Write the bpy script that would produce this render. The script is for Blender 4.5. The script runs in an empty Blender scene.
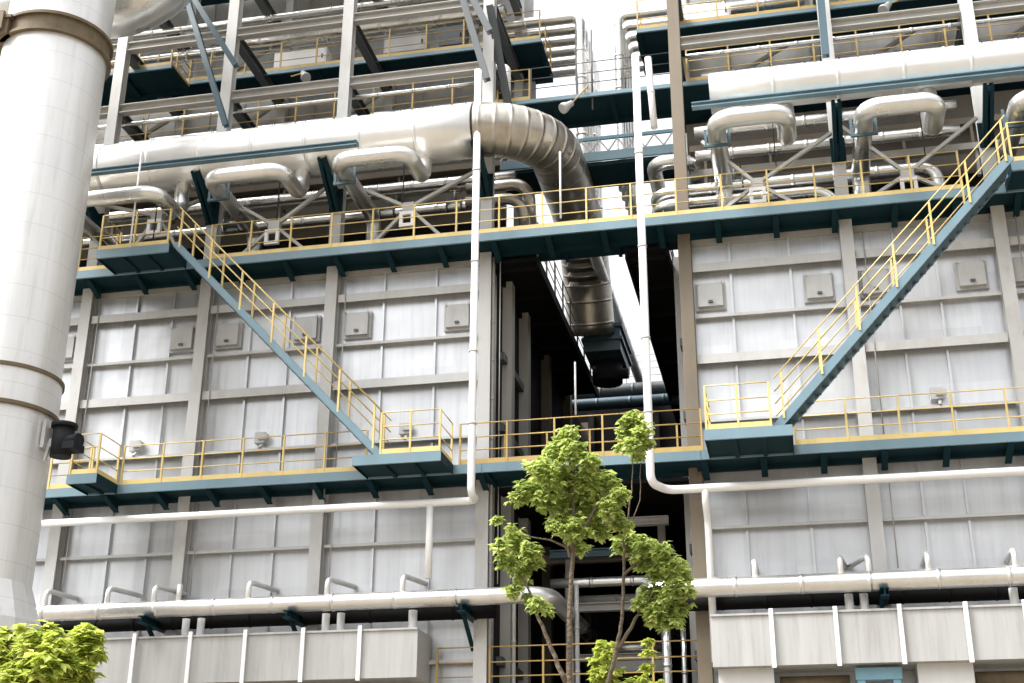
import bpy, math, random
from mathutils import Vector, Matrix
random.seed(7)
D = bpy.data
sc = bpy.context.scene
COL = sc.collection

# ------------------------------------------------------------------ camera
F_PX, TILT, ROLL, YAW = 1332.2, 0.39023594, 0.00523388, 0.21409102
cy, sy, ct, st = math.cos(YAW), math.sin(YAW), math.cos(TILT), math.sin(TILT)
FW = Vector((-sy*ct, cy*ct, st)); R0 = Vector((cy, sy, 0)); U0 = R0.cross(FW)
RT = R0*math.cos(ROLL) + U0*math.sin(ROLL); UP = RT.cross(FW)
CP = Vector((0, 0, 1.6))
cam = D.objects.new('camera', D.cameras.new('camera')); COL.objects.link(cam)
cam.matrix_world = Matrix(((RT.x, UP.x, -FW.x, CP.x), (RT.y, UP.y, -FW.y, CP.y), (RT.z, UP.z, -FW.z, CP.z), (0, 0, 0, 1)))
cam.data.sensor_width = 36; cam.data.lens = F_PX*36/1024
cam.data.clip_start = 0.1; cam.data.clip_end = 3000
sc.camera = cam

def at(px, py, Y):
    """point of the plane at depth Y (metres in front of the camera) measured off the photograph"""
    d = RT*(px-512) - UP*(py-341.5) + FW*F_PX
    return CP + d*(Y/d.y)

# ------------------------------------------------------------------ materials
def mat(name, col, rough=.5, metal=0., var=.12, scale=.6, streak=0., bump=0., bscale=2., panel=0., dirt=None, dirt_amt=0., seam=0., drip=False):
    m = D.materials.new(name); m.use_nodes = True
    n = m.node_tree.nodes; l = m.node_tree.links
    b = n['Principled BSDF']
    b.inputs['Roughness'].default_value = rough; b.inputs['Metallic'].default_value = metal
    g = n.new('ShaderNodeNewGeometry')
    no = n.new('ShaderNodeTexNoise'); no.inputs['Scale'].default_value = scale; no.inputs['Detail'].default_value = 5
    l.new(g.outputs['Position'], no.inputs['Vector'])
    def math_(op, a, bb=None):
        x = n.new('ShaderNodeMath'); x.operation = op
        for i, v in enumerate((a, bb)):
            if v is None: continue
            if isinstance(v, (int, float)): x.inputs[i].default_value = v
            else: l.new(v, x.inputs[i])
        return x.outputs[0]
    f = math_('MULTIPLY', math_('SUBTRACT', no.outputs['Fac'], .5), var*3)
    if streak:
        mp = n.new('ShaderNodeMapping'); mp.inputs['Scale'].default_value = (4.5, 4.5, .22)
        l.new(g.outputs['Position'], mp.inputs['Vector'])
        s = n.new('ShaderNodeTexNoise'); s.inputs['Scale'].default_value = 1.; s.inputs['Detail'].default_value = 4
        l.new(mp.outputs[0], s.inputs['Vector'])
        f = math_('ADD', f, math_('MULTIPLY', math_('SUBTRACT', s.outputs['Fac'], .5), streak*3))
    if panel:
        sp = n.new('ShaderNodeVectorMath'); sp.operation = 'MULTIPLY'; sp.inputs[1].default_value = (1/1.27, .1, 1/1.5)
        l.new(g.outputs['Position'], sp.inputs[0])
        fl = n.new('ShaderNodeVectorMath'); fl.operation = 'FLOOR'; l.new(sp.outputs[0], fl.inputs[0])
        wn = n.new('ShaderNodeTexWhiteNoise'); l.new(fl.outputs[0], wn.inputs['Vector'])
        f = math_('ADD', f, math_('MULTIPLY', math_('SUBTRACT', wn.outputs['Value'], .5), panel*2))
    if seam:
        sx = n.new('ShaderNodeSeparateXYZ'); l.new(g.outputs['Position'], sx.inputs[0])
        fr = math_('FRACT', math_('DIVIDE', sx.outputs[2], .86))
        f = math_('SUBTRACT', f, math_('MULTIPLY', math_('LESS_THAN', fr, .022), seam))
    mul = math_('ADD', f, 1.)
    cm = n.new('ShaderNodeVectorMath'); cm.operation = 'SCALE'; cm.inputs[0].default_value = col
    l.new(mul, cm.inputs['Scale'])
    out = cm.outputs[0]
    if dirt:
        dn = n.new('ShaderNodeTexNoise'); dn.inputs['Scale'].default_value = 1.3; dn.inputs['Detail'].default_value = 8; dn.inputs['Roughness'].default_value = .65
        mp2 = n.new('ShaderNodeMapping'); mp2.inputs['Scale'].default_value = (4.5, 4.5, .30) if drip else (1.4, 1.4, .6); mp2.inputs['Location'].default_value = (3, 8, 2)
        l.new(g.outputs['Position'], mp2.inputs[0]); l.new(mp2.outputs[0], dn.inputs['Vector'])
        mr = n.new('ShaderNodeMapRange'); mr.inputs[1].default_value = .52; mr.inputs[2].default_value = .75; mr.inputs[4].default_value = dirt_amt
        l.new(dn.outputs['Fac'], mr.inputs[0])
        mx = n.new('ShaderNodeMix'); mx.data_type = 'RGBA'; mx.inputs[7].default_value = (*dirt, 1)
        l.new(mr.outputs[0], mx.inputs[0]); l.new(out, mx.inputs[6]); out = mx.outputs[2]
    if max(col) < .04: b.inputs['Specular IOR Level'].default_value = .03
    l.new(out, b.inputs['Base Color'])
    rr = math_('ADD', math_('MULTIPLY', math_('SUBTRACT', no.outputs['Fac'], .5), .35), rough); l.new(rr, b.inputs['Roughness'])
    if bump:
        bn = n.new('ShaderNodeTexNoise'); bn.inputs['Scale'].default_value = bscale; bn.inputs['Detail'].default_value = 2
        l.new(g.outputs['Position'], bn.inputs['Vector'])
        bp = n.new('ShaderNodeBump'); bp.inputs['Strength'].default_value = bump; bp.inputs['Distance'].default_value = .2
        l.new(bn.outputs['Fac'], bp.inputs['Height']); l.new(bp.outputs[0], b.inputs['Normal'])
    return m

M = dict(
    casing=mat('casing_sheet', (.58, .59, .60), .36, .6, .06, .5, .07, .16, .7, .07, (.2, .19, .175), .24, drip=True),
    steel=mat('painted_grey_steel', (.48, .48, .47), .5, 0, .08, .8, .05, dirt=(.25, .2, .15), dirt_amt=.35),
    greysteel=mat('weathered_grey_steel', (.35, .34, .315), .55, 0, .10, .8, .05, dirt=(.2, .16, .12), dirt_amt=.4),
    tan=mat('tan_stained_steel', (.165, .135, .095), .6, 0, .14, 1.2, .10, dirt=(.2, .13, .08), dirt_amt=.5),
    darksteel=mat('dark_slate_steel', (.075, .085, .09), .5, 0, .12, 1),
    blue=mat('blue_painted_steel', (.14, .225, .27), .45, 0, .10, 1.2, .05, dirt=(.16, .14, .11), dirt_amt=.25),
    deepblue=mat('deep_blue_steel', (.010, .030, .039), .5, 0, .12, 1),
    lightblue=mat('light_blue_paint', (.17, .33, .42), .45, 0, .1, 2, dirt=(.16, .14, .11), dirt_amt=.3),
    yellow=mat('yellow_rail_paint', (.64, .49, .19), .45, 0, .12, 2, dirt=(.3, .18, .08), dirt_amt=.4),
    ochre=mat('weathered_ochre_paint', (.45, .31, .10), .55, 0, .12, 2, dirt=(.22, .14, .07), dirt_amt=.5),
    clad=mat('aluminium_cladding', (.72, .715, .695), .30, .85, .08, .7, .05, .018, 3., 0, (.45, .40, .30), .25),
    lag=mat('white_pipe_lagging', (.79, .78, .755), .36, .6, .05, .8, .03, .010, 3.),
    whitepipe=mat('white_painted_pipe', (.80, .80, .79), .4, 0, .05, 1.5),
    stack=mat('stack_cladding', (.74, .74, .735), .36, .35, .05, .35, .05, .05, 1.2, 0, (.42, .41, .38), .4, seam=.16, drip=True),
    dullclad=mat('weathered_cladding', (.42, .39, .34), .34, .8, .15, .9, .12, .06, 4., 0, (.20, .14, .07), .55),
    rust=mat('rusty_flange', (.15, .115, .07), .75, .2, .25, 4, .1, dirt=(.08, .06, .04), dirt_amt=.7),
    trough=mat('pale_sheet_trough', (.40, .398, .385), .5, .15, .06, .5, .16, .04, 1., 0, (.20, .18, .15), .5, drip=True),
    dark=mat('shade_black_steel', (.010, .010, .010), .7, 0, .2, 1.),  # near-black base paints the shade of the gap and recesses into the steel
    sidewall=mat('shaded_grey_sheet', (.02, .02, .02), .6, 0, .2, .8, .1),  # gap walls kept near-black, so the colour itself carries the shade
    midblue=mat('mid_blue_steel', (.045, .09, .115), .45, 0, .12, 1.2),
    greywall=mat('dull_grey_sheet', (.38, .38, .37), .55, .1, .12, .6, .1, .05, 1., .06, (.12, .11, .09), .5),
    brownwall=mat('dark_brown_sheet', (.115, .10, .075), .65, 0, .3, .9, .1),  # dark brown of the inner walls and deeper side columns
    hatch=mat('hatch_cover_paint', (.44, .44, .43), .5, .1, .08, 2, .04, dirt=(.22, .2, .18), dirt_amt=.4),
    black=mat('black_rubber_paint', (.02, .022, .024), .5),
    concrete=mat('white_concrete', (.55, .545, .53), .7, 0, .06, .6, .05),
    ground=mat('yard_concrete', (.155, .13, .095), .85, 0, .12, .25, dirt=(.18, .16, .14), dirt_amt=.4),
    bark=mat('grey_brown_bark', (.12, .09, .06), .85, 0, .25, 8, .1, .4, 20),
)
def leafmat(name, col, col2):
    m = D.materials.new(name); m.use_nodes = True
    n = m.node_tree.nodes; l = m.node_tree.links; b = n['Principled BSDF']
    b.inputs['Roughness'].default_value = .55
    g = n.new('ShaderNodeNewGeometry')
    mx = n.new('ShaderNodeMix'); mx.data_type = 'RGBA'
    mx.inputs[6].default_value = (*col, 1); mx.inputs[7].default_value = (*col2, 1)
    l.new(g.outputs['Random Per Island'], mx.inputs[0]); l.new(mx.outputs[2], b.inputs['Base Color'])
    tr = n.new('ShaderNodeBsdfTranslucent'); l.new(mx.outputs[2], tr.inputs['Color'])
    ms = n.new('ShaderNodeMixShader'); ms.inputs[0].default_value = .45
    l.new(b.outputs[0], ms.inputs[1]); l.new(tr.outputs[0], ms.inputs[2])
    l.new(ms.outputs[0], n['Material Output'].inputs['Surface'])
    return m
M['leaf'] = leafmat('spring_leaf', (.22, .31, .05), (.58, .64, .22))
M['leafy'] = leafmat('yellow_green_leaf', (.28, .36, .04), (.56, .60, .14))

# ------------------------------------------------------------------ mesh helpers
class MB:
    def __init__(s): s.v = []; s.f = []; s.sm = []
    def add(s, vs, fs, smooth=False):
        o = len(s.v); s.v += [Vector(v) for v in vs]
        for f in fs: s.f.append([i+o for i in f]); s.sm.append(smooth)
        return s
    def box(s, x0, x1, y0, y1, z0, z1):
        return s.add([(x0,y0,z0),(x1,y0,z0),(x1,y1,z0),(x0,y1,z0),(x0,y0,z1),(x1,y0,z1),(x1,y1,z1),(x0,y1,z1)],
                     [(0,3,2,1),(4,5,6,7),(0,1,5,4),(1,2,6,5),(2,3,7,6),(3,0,4,7)])
    def sweep(s, p, q, poly, up=(0,0,1)):
        """a 2-D outline (across, up) pushed from p to q"""
        p, q = Vector(p), Vector(q); d = (q-p).normalized(); up = Vector(up)
        if abs(d.dot(up)) > .98: up = Vector((0,1,0))
        a = d.cross(up).normalized(); u = a.cross(d)
        n = len(poly)
        vs = [p+a*x+u*y for x, y in poly] + [q+a*x+u*y for x, y in poly]
        fs = [(i, (i+1) % n, n+(i+1) % n, n+i) for i in range(n)]
        return s.add(vs, fs + [tuple(range(n))[::-1], tuple(range(n, 2*n))])
    def bar(s, p, q, w, h, up=(0,0,1)):
        return s.sweep(p, q, [(-w/2,-h/2),(w/2,-h/2),(w/2,h/2),(-w/2,h/2)], up)
    def ibeam(s, p, q, w, h, t=.025, up=(0,0,1)):
        a, b, k = w/2, h/2, t/2
        return s.sweep(p, q, [(-a,-b),(a,-b),(a,-b+t),(k,-b+t),(k,b-t),(a,b-t),(a,b),(-a,b),(-a,b-t),(-k,b-t),(-k,-b+t),(-a,-b+t)], up)
    def chan(s, p, q, w, h, t=.02, side=1, up=(0,0,1)):
        a, b = w*side, h/2
        return s.sweep(p, q, [(0,-b),(a,-b),(a,-b+t),(t*side,-b+t),(t*side,b-t),(a,b-t),(a,b),(0,b)], up)
    def angle(s, p, q, w, h, t=.03, side=1, up=(0,0,1)):
        a, b, k = w*side, h/2, t*side
        pl = [(0,-b),(k,-b),(k,b-t),(a,b-t),(a,b),(0,b)]
        return s.sweep(p, q, pl if side > 0 else pl[::-1], up)
    def tube(s, path, r, n=12, caps=True, r1=None):
        path = [Vector(p) for p in path]; m = len(path); o = len(s.v)
        t = [(path[min(i+1, m-1)]-path[max(i-1, 0)]).normalized() for i in range(m)]
        a = t[0].orthogonal().normalized()
        for i in range(m):
            a = (a - t[i]*a.dot(t[i])).normalized(); b = t[i].cross(a)
            rr = r if r1 is None else r+(r1-r)*i/(m-1)
            if isinstance(r, (list, tuple)): rr = r[i]
            for k in range(n):
                an = 2*math.pi*k/n
                s.v.append(path[i]+a*rr*math.cos(an)+b*rr*math.sin(an))
        for i in range(m-1):
            for k in range(n):
                s.f.append([o+i*n+k, o+i*n+(k+1) % n, o+(i+1)*n+(k+1) % n, o+(i+1)*n+k]); s.sm.append(True)
        if caps:
            s.f.append([o+k for k in range(n)][::-1]); s.sm.append(False)
            s.f.append([o+(m-1)*n+k for k in range(n)]); s.sm.append(False)
        return s
    def build(s, name, m, parent=None, base=None):
        """link as ONE mesh object; vertices are given in world space"""
        org = Vector(parent['_o']) if parent is not None and '_o' in parent else Vector((0,0,0))
        off = Vector(base) if base is not None else org
        me = D.meshes.new(name); me.from_pydata([tuple(v-off) for v in s.v], [], s.f)
        me.polygons.foreach_set('use_smooth', s.sm)
        for mm in (m if isinstance(m, (list, tuple)) else [m]): me.materials.append(M[mm])
        me.update()
        o = D.objects.new(name, me); COL.objects.link(o)
        o['_o'] = list(off)
        if parent is not None:
            o.parent = parent; o.location = off-org
        else: o.location = off
        return o

def fil(pts, r, seg=7):
    pts = [Vector(p) for p in pts]; out = [pts[0]]
    for i in range(1, len(pts)-1):
        a, b, c = pts[i-1], pts[i], pts[i+1]
        d1, d2 = (a-b), (c-b); rr = min(r, d1.length*.49 if i > 1 else d1.length*.98, d2.length*.49 if i < len(pts)-2 else d2.length*.98)
        p, q = b+d1.normalized()*rr, b+d2.normalized()*rr
        ang = d1.angle(d2)
        if ang > 3.1: out.append(b); continue
        # circular arc
        bis = (d1.normalized()+d2.normalized()).normalized(); cen = b+bis*(rr/math.cos(ang/2)); R = (p-cen).length
        v0, v1 = (p-cen).normalized(), (q-cen).normalized(); om = v0.angle(v1)
        for k in range(seg+1):
            t = k/seg
            out.append(cen+(v0*math.sin((1-t)*om)+v1*math.sin(t*om))/math.sin(om)*R)
    out.append(pts[-1]); return out

def laps(path, r, step=1.05, h=.012):
    """resample straight runs so that cladding sheets overlap in small raised laps"""
    P, Rr = [path[0]], [r]
    for a, b in zip(path, path[1:]):
        L = (b-a).length; n = int(L/step)
        if n >= 2:
            for k in range(1, n):
                c = a.lerp(b, k/n); d = (b-a)/L
                for o, e in ((-.07, 0), (-.03, 0), (-.026, h), (.026, h), (.03, 0), (.07, 0)):
                    P.append(c+d*o); Rr.append(r+e)
        P.append(b); Rr.append(r)
    return P, Rr
def thing(name, label, cat, loc, group=None):
    o = D.objects.new(name, None); COL.objects.link(o); o.location = loc; o['_o'] = list(loc)
    o['label'] = label; o['category'] = cat; o['kind'] = 'thing'
    if group: o['group'] = group
    return o
def tag(o, label, cat, group=None):
    o['label'] = label; o['category'] = cat; o['kind'] = 'thing'
    if group: o['group'] = group
    return o
def dup(o, loc, parent):
    """copy of one part at a world location under its thing"""
    c = o.copy(); COL.objects.link(c); c.parent = parent
    c.location = Vector(loc)-Vector(parent['_o']); c['_o'] = list(loc)
    return c
def series(first, locs, parent):
    for p in locs: dup(first, p, parent)

# ------------------------------------------------------------------ levels (metres)
WALL = 33.2; COLY = 32.85; CF = 32.05
ZU, ZL = 18.4, 11.75            # upper and lower catwalk
XL = [-24.2, -20.15, -16.35, -12.45, -7.92]
XR = [-2.35, 1.95, 5.82, 9.7]

# ------------------------------------------------------------------ ground
gm = MB(); gm.add([(-900,-300,0),(900,-300,0),(900,1500,0),(-900,1500,0)], [(0,1,2,3)])
g = gm.build('ground', 'ground'); g['kind'] = 'structure'

# ------------------------------------------------------------------ boiler houses
def rib(mb, x, z0, z1): mb.box(x-.03, x+.03, WALL-.10, WALL, z0, z1)

def building(label, x0, x1, cols, ribs, hatches, fixtures, colmat, left):
    t = thing('boiler_house', label, 'boiler house', ((x0+x1)/2, WALL, 0))
    w = MB().box(x0, x1, WALL, WALL+.25, 0, 18.25)
    rows = [(8.75,9.93),(10.09,11.45),(11.8,12.78),(12.88,14.38),(14.72,15.72),(15.84,17.05),(17.4,18.2)]
    for z0, z1 in rows:
        for x in ribs: rib(w, x, z0, z1)
    for x in ribs: rib(w, x, 4.2, 8.0)
    w.build('casing', 'casing', t)
    # horizontal girts, butted between the columns
    edges = [x0]+cols+[x1]
    for i in range(len(edges)-1):
        a = edges[i]+(.19 if i > 0 else 0); b = edges[i+1]-(.19 if i < len(edges)-2 else 0)
        if b-a < .5: continue
        for z, h, p in ((17.2,.24,.27),(15.78,.08,.21),(14.54,.25,.27),(12.83,.07,.24),(10.01,.08,.23),(8.6,.1,.2),(11.55,.16,.18),(6.9,.1,.2)):
            MB().angle((a,WALL-p,z),(b,WALL-p,z), p-.004, h, .03, -1).build('girt', 'steel', t)
        MB().box(a, b, WALL-.14, WALL-.004, 17.95, 18.2).build('ledger', 'greysteel', t)
    # columns
    for i, x in enumerate(cols):
        m = colmat[i]
        # column from the yard to the top of the frame
        MB().ibeam((x,COLY+.15,0),(x,COLY+.15,31.5), .34, .32, .03, (0,1,0)).build('column', m, t)
    # hatches
    hb = MB(); hx, hz = hatches[0], 16.4
    hb.box(hx-.40, hx+.40, WALL-.10, WALL, hz-.40, hz+.40); hb.box(hx-.33, hx+.33, WALL-.22, WALL-.10, hz-.33, hz+.33)
    hb.box(hx-.36, hx-.30, WALL-.25, WALL-.222, hz+.30, hz+.38); hb.box(hx+.30, hx+.36, WALL-.25, WALL-.222, hz+.30, hz+.38)
    h0 = hb.build('inspection_hatch', 'hatch', t, (hx, WALL, hz))
    hd = MB().box(hx-.06, hx+.06, WALL-.27, WALL-.222, hz-.24, hz-.18).build('handle', 'darksteel', h0, (hx, WALL-.22, hz-.21))
    for x in hatches[1:]:
        c = dup(h0, (x, WALL, hz), t)
        d = hd.copy(); COL.objects.link(d); d.parent = c
    for x in cols[1:]:
        MB().tube([(x+.42,WALL-.29,8.8),(x+.42,WALL-.29,ZL-.4)], .016, 6).build('conduit', 'greysteel', t)
        MB().tube([(x+.42,WALL-.29,ZL+.1),(x+.42,WALL-.29,17.9)], .016, 6).build('conduit', 'greysteel', t)
    # small wall boxes
    for x, z in fixtures:
        b = MB(); b.box(x-.17, x+.13, WALL-.2, WALL, z-.14, z+.17); b.box(x-.05, x+.22, WALL-.25, WALL-.202, z-.05, z+.10)
        b.bar((x+.05,WALL-.1,z-.14),(x+.02,WALL-.25,z-.32), .07, .07)
        b.build('junction_box', 'hatch', t)
    return t

LB = building('grey panelled boiler house on the left, behind the stack, with seven square hatches', -26, -7.72,
    XL, [-22.6,-21.3,-18.62,-17.44,-14.95,-13.76,-10.94,-9.4], [-20.8,-17.02,-15.6,-13.21,-11.68,-8.74],
    [tuple(at(138,448,WALL))[0::2], tuple(at(263,440,WALL))[0::2], tuple(at(407,431,WALL))[0::2]], ['steel','steel','steel','steel','steel'], True)
LB['label'] = 'grey panelled boiler house left of the dark gap, half hidden by the white stack'
RB = building('grey panelled boiler house right of the dark gap, its corner column stained tan', -2.55, 14,
    XR, [-1.16,.42,3.14,4.16,7.1,8.4,11.2,12.5], [-1.73,1.13,2.57,4.99,6.3,8.9], [tuple(at(937,396,WALL))[0::2]], ['tan','steel','steel','steel'], False)

# side walls towards the gap, roof decks and back walls of both houses
def sidewall(t, x, y0, y1, ztop, face):
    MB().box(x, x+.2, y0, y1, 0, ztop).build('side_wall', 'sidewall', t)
    k = 0
    for y in (34.2, 36.5, 40, 44, 48):
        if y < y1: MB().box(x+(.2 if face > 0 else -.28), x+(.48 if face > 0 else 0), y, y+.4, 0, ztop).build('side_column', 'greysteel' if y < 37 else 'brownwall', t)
    for z in (6.9, 9.6, 13.2, 15.3):
        MB().box(x+(.2 if face > 0 else -.16), x+(.36 if face > 0 else 0), y0+.3, 36.48, z, z+.22).build('side_girt', 'darksteel', t)
sidewall(LB, -7.92, WALL+.26, 50, 18.2, 1)
sidewall(RB, -2.50, WALL+.26, 50, 18.2, -1)
for t, a, b in ((LB,-26,-7.93),(RB,-2.29,14)):
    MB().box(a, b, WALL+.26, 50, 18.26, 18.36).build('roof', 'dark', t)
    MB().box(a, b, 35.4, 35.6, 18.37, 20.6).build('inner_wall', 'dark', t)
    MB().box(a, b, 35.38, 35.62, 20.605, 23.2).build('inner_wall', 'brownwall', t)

# upper steel frame: long beams, beams running back, braces, upper walls
def frame(t, cols, x0, x1, zs, zback):
    e = [x0]+cols+[x1]
    for z in zs:
        for i in range(len(e)-1):
            a = e[i]+(.18 if i > 0 else 0); b = e[i+1]-(.18 if i < len(e)-2 else 0)
            if b-a > .4: MB().ibeam((a,COLY+.15,z),(b,COLY+.15,z), .26, .30, .03).build('beam', 'greysteel', t)
        if z > 25:
            for xa, xb in zip(e[1:-1], e[2:]):
                if xb-xa > 3: MB().bar((xa+.2,37.05,z-2.2),(xb-.2,37.05,z-.1), .1, .12).build('rear_brace', 'greysteel', t)
        for x in cols:
            MB().ibeam((x,COLY+.32,z+.002),(x,37.2,z+.002), .26, .34, .03).build('cross_beam', 'darksteel', t)
    for x in cols:
        MB().box(x-.14, x+.14, 37.2, 37.48, 18.38, 32.58).build('rear_column', 'steel', t)
frame(LB, XL, -26, -7.5, (24.5, 26.85, 29.5), 0)
frame(RB, XR, -2.36, 14, (24.5, 27.3), 0)
for t, x0, x1 in ((LB,-26,-7.4),(RB,-2.6,14)):
    # upper casing at the back of the frame with its rails
    w = MB().box(x0, x1, 37.5, 37.7, 22.6, 27.3)
    for k in range(int((x1-x0)/1.3)): w.box(x0+.3+k*1.3, x0+.36+k*1.3, 37.44, 37.5, 23.2, 27.2)
    w.build('upper_wall', 'greywall', t)
    w = MB().box(x0, x1-(.3 if t is LB else 0), 38.6, 38.8, 28.6, 34)
    for k in range(int((x1-x0)/1.9)): w.box(x0+.3+k*1.9, x0+.36+k*1.9, 38.54, 38.6, 28.7, 33.9)
    w.build('upper_wall', 'greywall', t)
    MB().box(x0, x1-(1.2 if t is LB else 0), 33.3, 38.55, 32.6, 32.8).build('upper_shade_floor', 'deepblue', t)  # out-of-view deck added to shade the upper walls
    MB().box(x0, x1, 37.25, 37.43, 24.15, 24.4).build('upper_girt', 'steel', t)
    MB().box(x0, x1, 36.9, 37.43, 22.5, 22.62).build('upper_ledge', 'darksteel', t)
def brace(t, p, q, Y, m='deepblue', w=.2, Yq=None):
    MB().ibeam(at(*p, Y), at(*q, Yq or Y), w, w, .03, (0,1,0)).build('brace', m, t)
brace(LB, (183,-14), (226,126), 32.5, 'midblue', .17); brace(LB, (186,-14), (236,66), 32.2, 'midblue', .17)
brace(LB, (461,-8), (487,80), 32.5, 'darksteel'); brace(LB, (468,-10), (490,32), 32.2, 'darksteel'); brace(LB, (490,6), (508,104), 32.6, 'darksteel', .22, 33.6)
brace(RB, (820,-10), (826,56), 32.5, 'midblue', .2)

# brackets carrying the blue header rail, and the X bracing above the catwalk
for t, cols in ((LB, XL), (RB, XR)):
    for x in cols[1:] if t is LB else cols[1:]:
        b = MB()
        for dx in (-.13, .13):
            b.chan((x+dx,COLY-.06,20.0),(x+dx,31.45,21.05), .1, .2, .02, 1 if dx > 0 else -1, (0,0,1))
        b.box(x-.2, x+.2, COLY-.06, COLY-.02, 19.95, 20.7)
        b.bar((x,COLY-.05,20.55),(x,31.5,20.95), .16, .16)
        b.build('bracket', 'deepblue', t)
for t, a, b in ((LB,-26,at(357,146,31.2).x),(RB,at(692,110,31.2).x,14)):
    MB().ibeam((a,31.2,21.2),(b,31.2,21.2), .2, .15, .025).build('header_rail', 'blue', t)
def xbrace(t, xa, xb, hub):
    zb, zt = 18.55, 20.75; y = 32.6; hx, hz = hub
    for i, (x, z) in enumerate(((xa,20.9),(xb,20.75),(hx-1.15,zb),(hx+1.15,zb))):
        MB().bar((hx,y,hz),(x,y,z), .11, .09).build('x_brace', 'steel', t)
    MB().box(hx-.17, hx+.17, y-.1, y+.1, hz-.14, hz+.14).build('gusset', 'steel', t)
    f = MB(); z0 = hz-.68
    f.box(hx-.22,hx+.22,y-.2,y-.1,z0,z0+.1); f.box(hx-.22,hx+.22,y-.2,y-.1,z0+.38,z0+.48)
    f.box(hx-.22,hx-.12,y-.198,y-.102,z0+.1,z0+.38); f.box(hx+.12,hx+.22,y-.198,y-.102,z0+.1,z0+.38)
    f.build('hanger_frame', 'whitepipe', t)
for t, xa, xb, p in ((LB,-20.0,-16.5,(158,216)),(LB,-16.2,-12.6,(275,226)),(LB,-12.3,-8.1,(409,208)),(RB,-1.7,1.8,(757,184)),(RB,2.1,5.6,(907,174))):
    h = at(p[0], p[1], 32.6); xbrace(t, xa, xb, (h.x, h.z))

# ------------------------------------------------------------------ catwalks
def posts_rails(t, segs, m, zdeck, mids=(.4,.75), top=1.13, step=1.24, r=.016, toe=True, pr=.024):
    """segs: polylines of (x,y) at deck height; each run is one rail part, every post its own part"""
    pm = None
    for seg in segs:
        pts = [Vector((p[0],p[1],zdeck)) for p in seg]
        for h, nm in [(top,'top_rail')]+[(k,'mid_rail') for k in mids]:
            MB().tube([p+Vector((0,0,h)) for p in pts], r, 6).build(nm, m, t)
        if toe:
            for a, b in zip(pts, pts[1:]):
                MB().bar(a+Vector((0,0,.08)), b+Vector((0,0,.08)), .02, .14).build('toe_board', m, t)
        seen = []
        for a, b in zip(pts, pts[1:]):
            n = max(1, round((b-a).length/step))
            for k in range(n+1):
                p = a.lerp(b, k/n)
                if any((p-q).length < .1 for q in seen): continue
                seen.append(p)
                if pm is None:
                    pm = MB().bar(p+Vector((0,0,-.12)), p+Vector((0,0,top)), pr*2, pr*2).build('post', m, t, p)
                else: dup(pm, p, t)

def catwalk(label, x0, x1, yf, yb, z, segs, brk=1.52, rm='yellow', group=None, front='blue', under='deepblue', edge=.24, name='catwalk', posts_step=1.24, wall=True, toe=True):
    t = thing(name, label, 'catwalk' if name == 'catwalk' else 'platform', ((x0+x1)/2, yf, z), group)
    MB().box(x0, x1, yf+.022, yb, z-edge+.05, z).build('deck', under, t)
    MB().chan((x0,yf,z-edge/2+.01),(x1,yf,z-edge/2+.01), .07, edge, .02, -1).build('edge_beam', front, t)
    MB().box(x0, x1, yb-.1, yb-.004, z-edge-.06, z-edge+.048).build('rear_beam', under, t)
    n = max(2, round((x1-x0)/brk)); b0 = None
    for k in range(n+1):
        x = x0+.06+(x1-x0-.12)*k/n
        if b0 is None:
            m = MB(); b = .5 if wall else edge+.06; zt_, zf_ = z-edge+.048, z-edge-.0
            m.add([(x-.04,yf+.08,zt_),(x-.04,yb-.11,zt_),(x-.04,yb-.11,z-b),(x-.04,yf+.08,zf_),
                   (x+.04,yf+.08,zt_),(x+.04,yb-.11,zt_),(x+.04,yb-.11,z-b),(x+.04,yf+.08,zf_)],
                  [(0,1,2,3),(7,6,5,4),(0,4,5,1),(1,5,6,2),(2,6,7,3),(3,7,4,0)])
            m.add([(x-.08,yf+.08,zf_),(x+.08,yf+.08,zf_),(x+.08,yb-.11,z-b),(x-.08,yb-.11,z-b),(x-.08,yf+.08,zf_-.02),(x+.08,yf+.08,zf_-.02),(x+.08,yb-.11,z-b-.02),(x-.08,yb-.11,z-b-.02)],
                  [(0,1,2,3),(7,6,5,4),(0,4,5,1),(1,5,6,2),(2,6,7,3),(3,7,4,0)])
            b0 = m.build('bracket', under, t, (x, yf, z))
        else: dup(b0, (x, yf, z), t)
    posts_rails(t, segs, rm, z, step=posts_step, toe=toe)
    return t
rl = .05
catwalk('long blue catwalk with yellow rails crossing both boiler houses above the hatches', -26, 14, CF, WALL-.15, ZU,
        [[(-26,CF+rl),(-18.95,CF+rl)], [(-15.95,CF+rl),(4.9,CF+rl)], [(8.5,CF+rl),(14,CF+rl)]])
catwalk('blue lower catwalk with yellow rails along the left boiler house', -26, -7.75, CF, WALL-.17, ZL,
        [[(-26,CF+rl),(-18.9,CF+rl)], [(-17.9,CF+rl),(-10.9,CF+rl)]])
catwalk('blue footbridge with yellow rails spanning the dark gap behind the tree top', -7.74, -2.14, CF, COLY+.4, ZL,
        [[(-8.35,CF+rl),(-2.1,CF+rl)], [(-7.4,COLY+.35),(-2.8,COLY+.35)]], wall=False, rm='ochre')
catwalk('blue lower catwalk with yellow rails along the right boiler house', -2.13, 14, CF, WALL-.17, ZL,
        [[(.2,CF+rl),(14,CF+rl)]])

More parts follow.
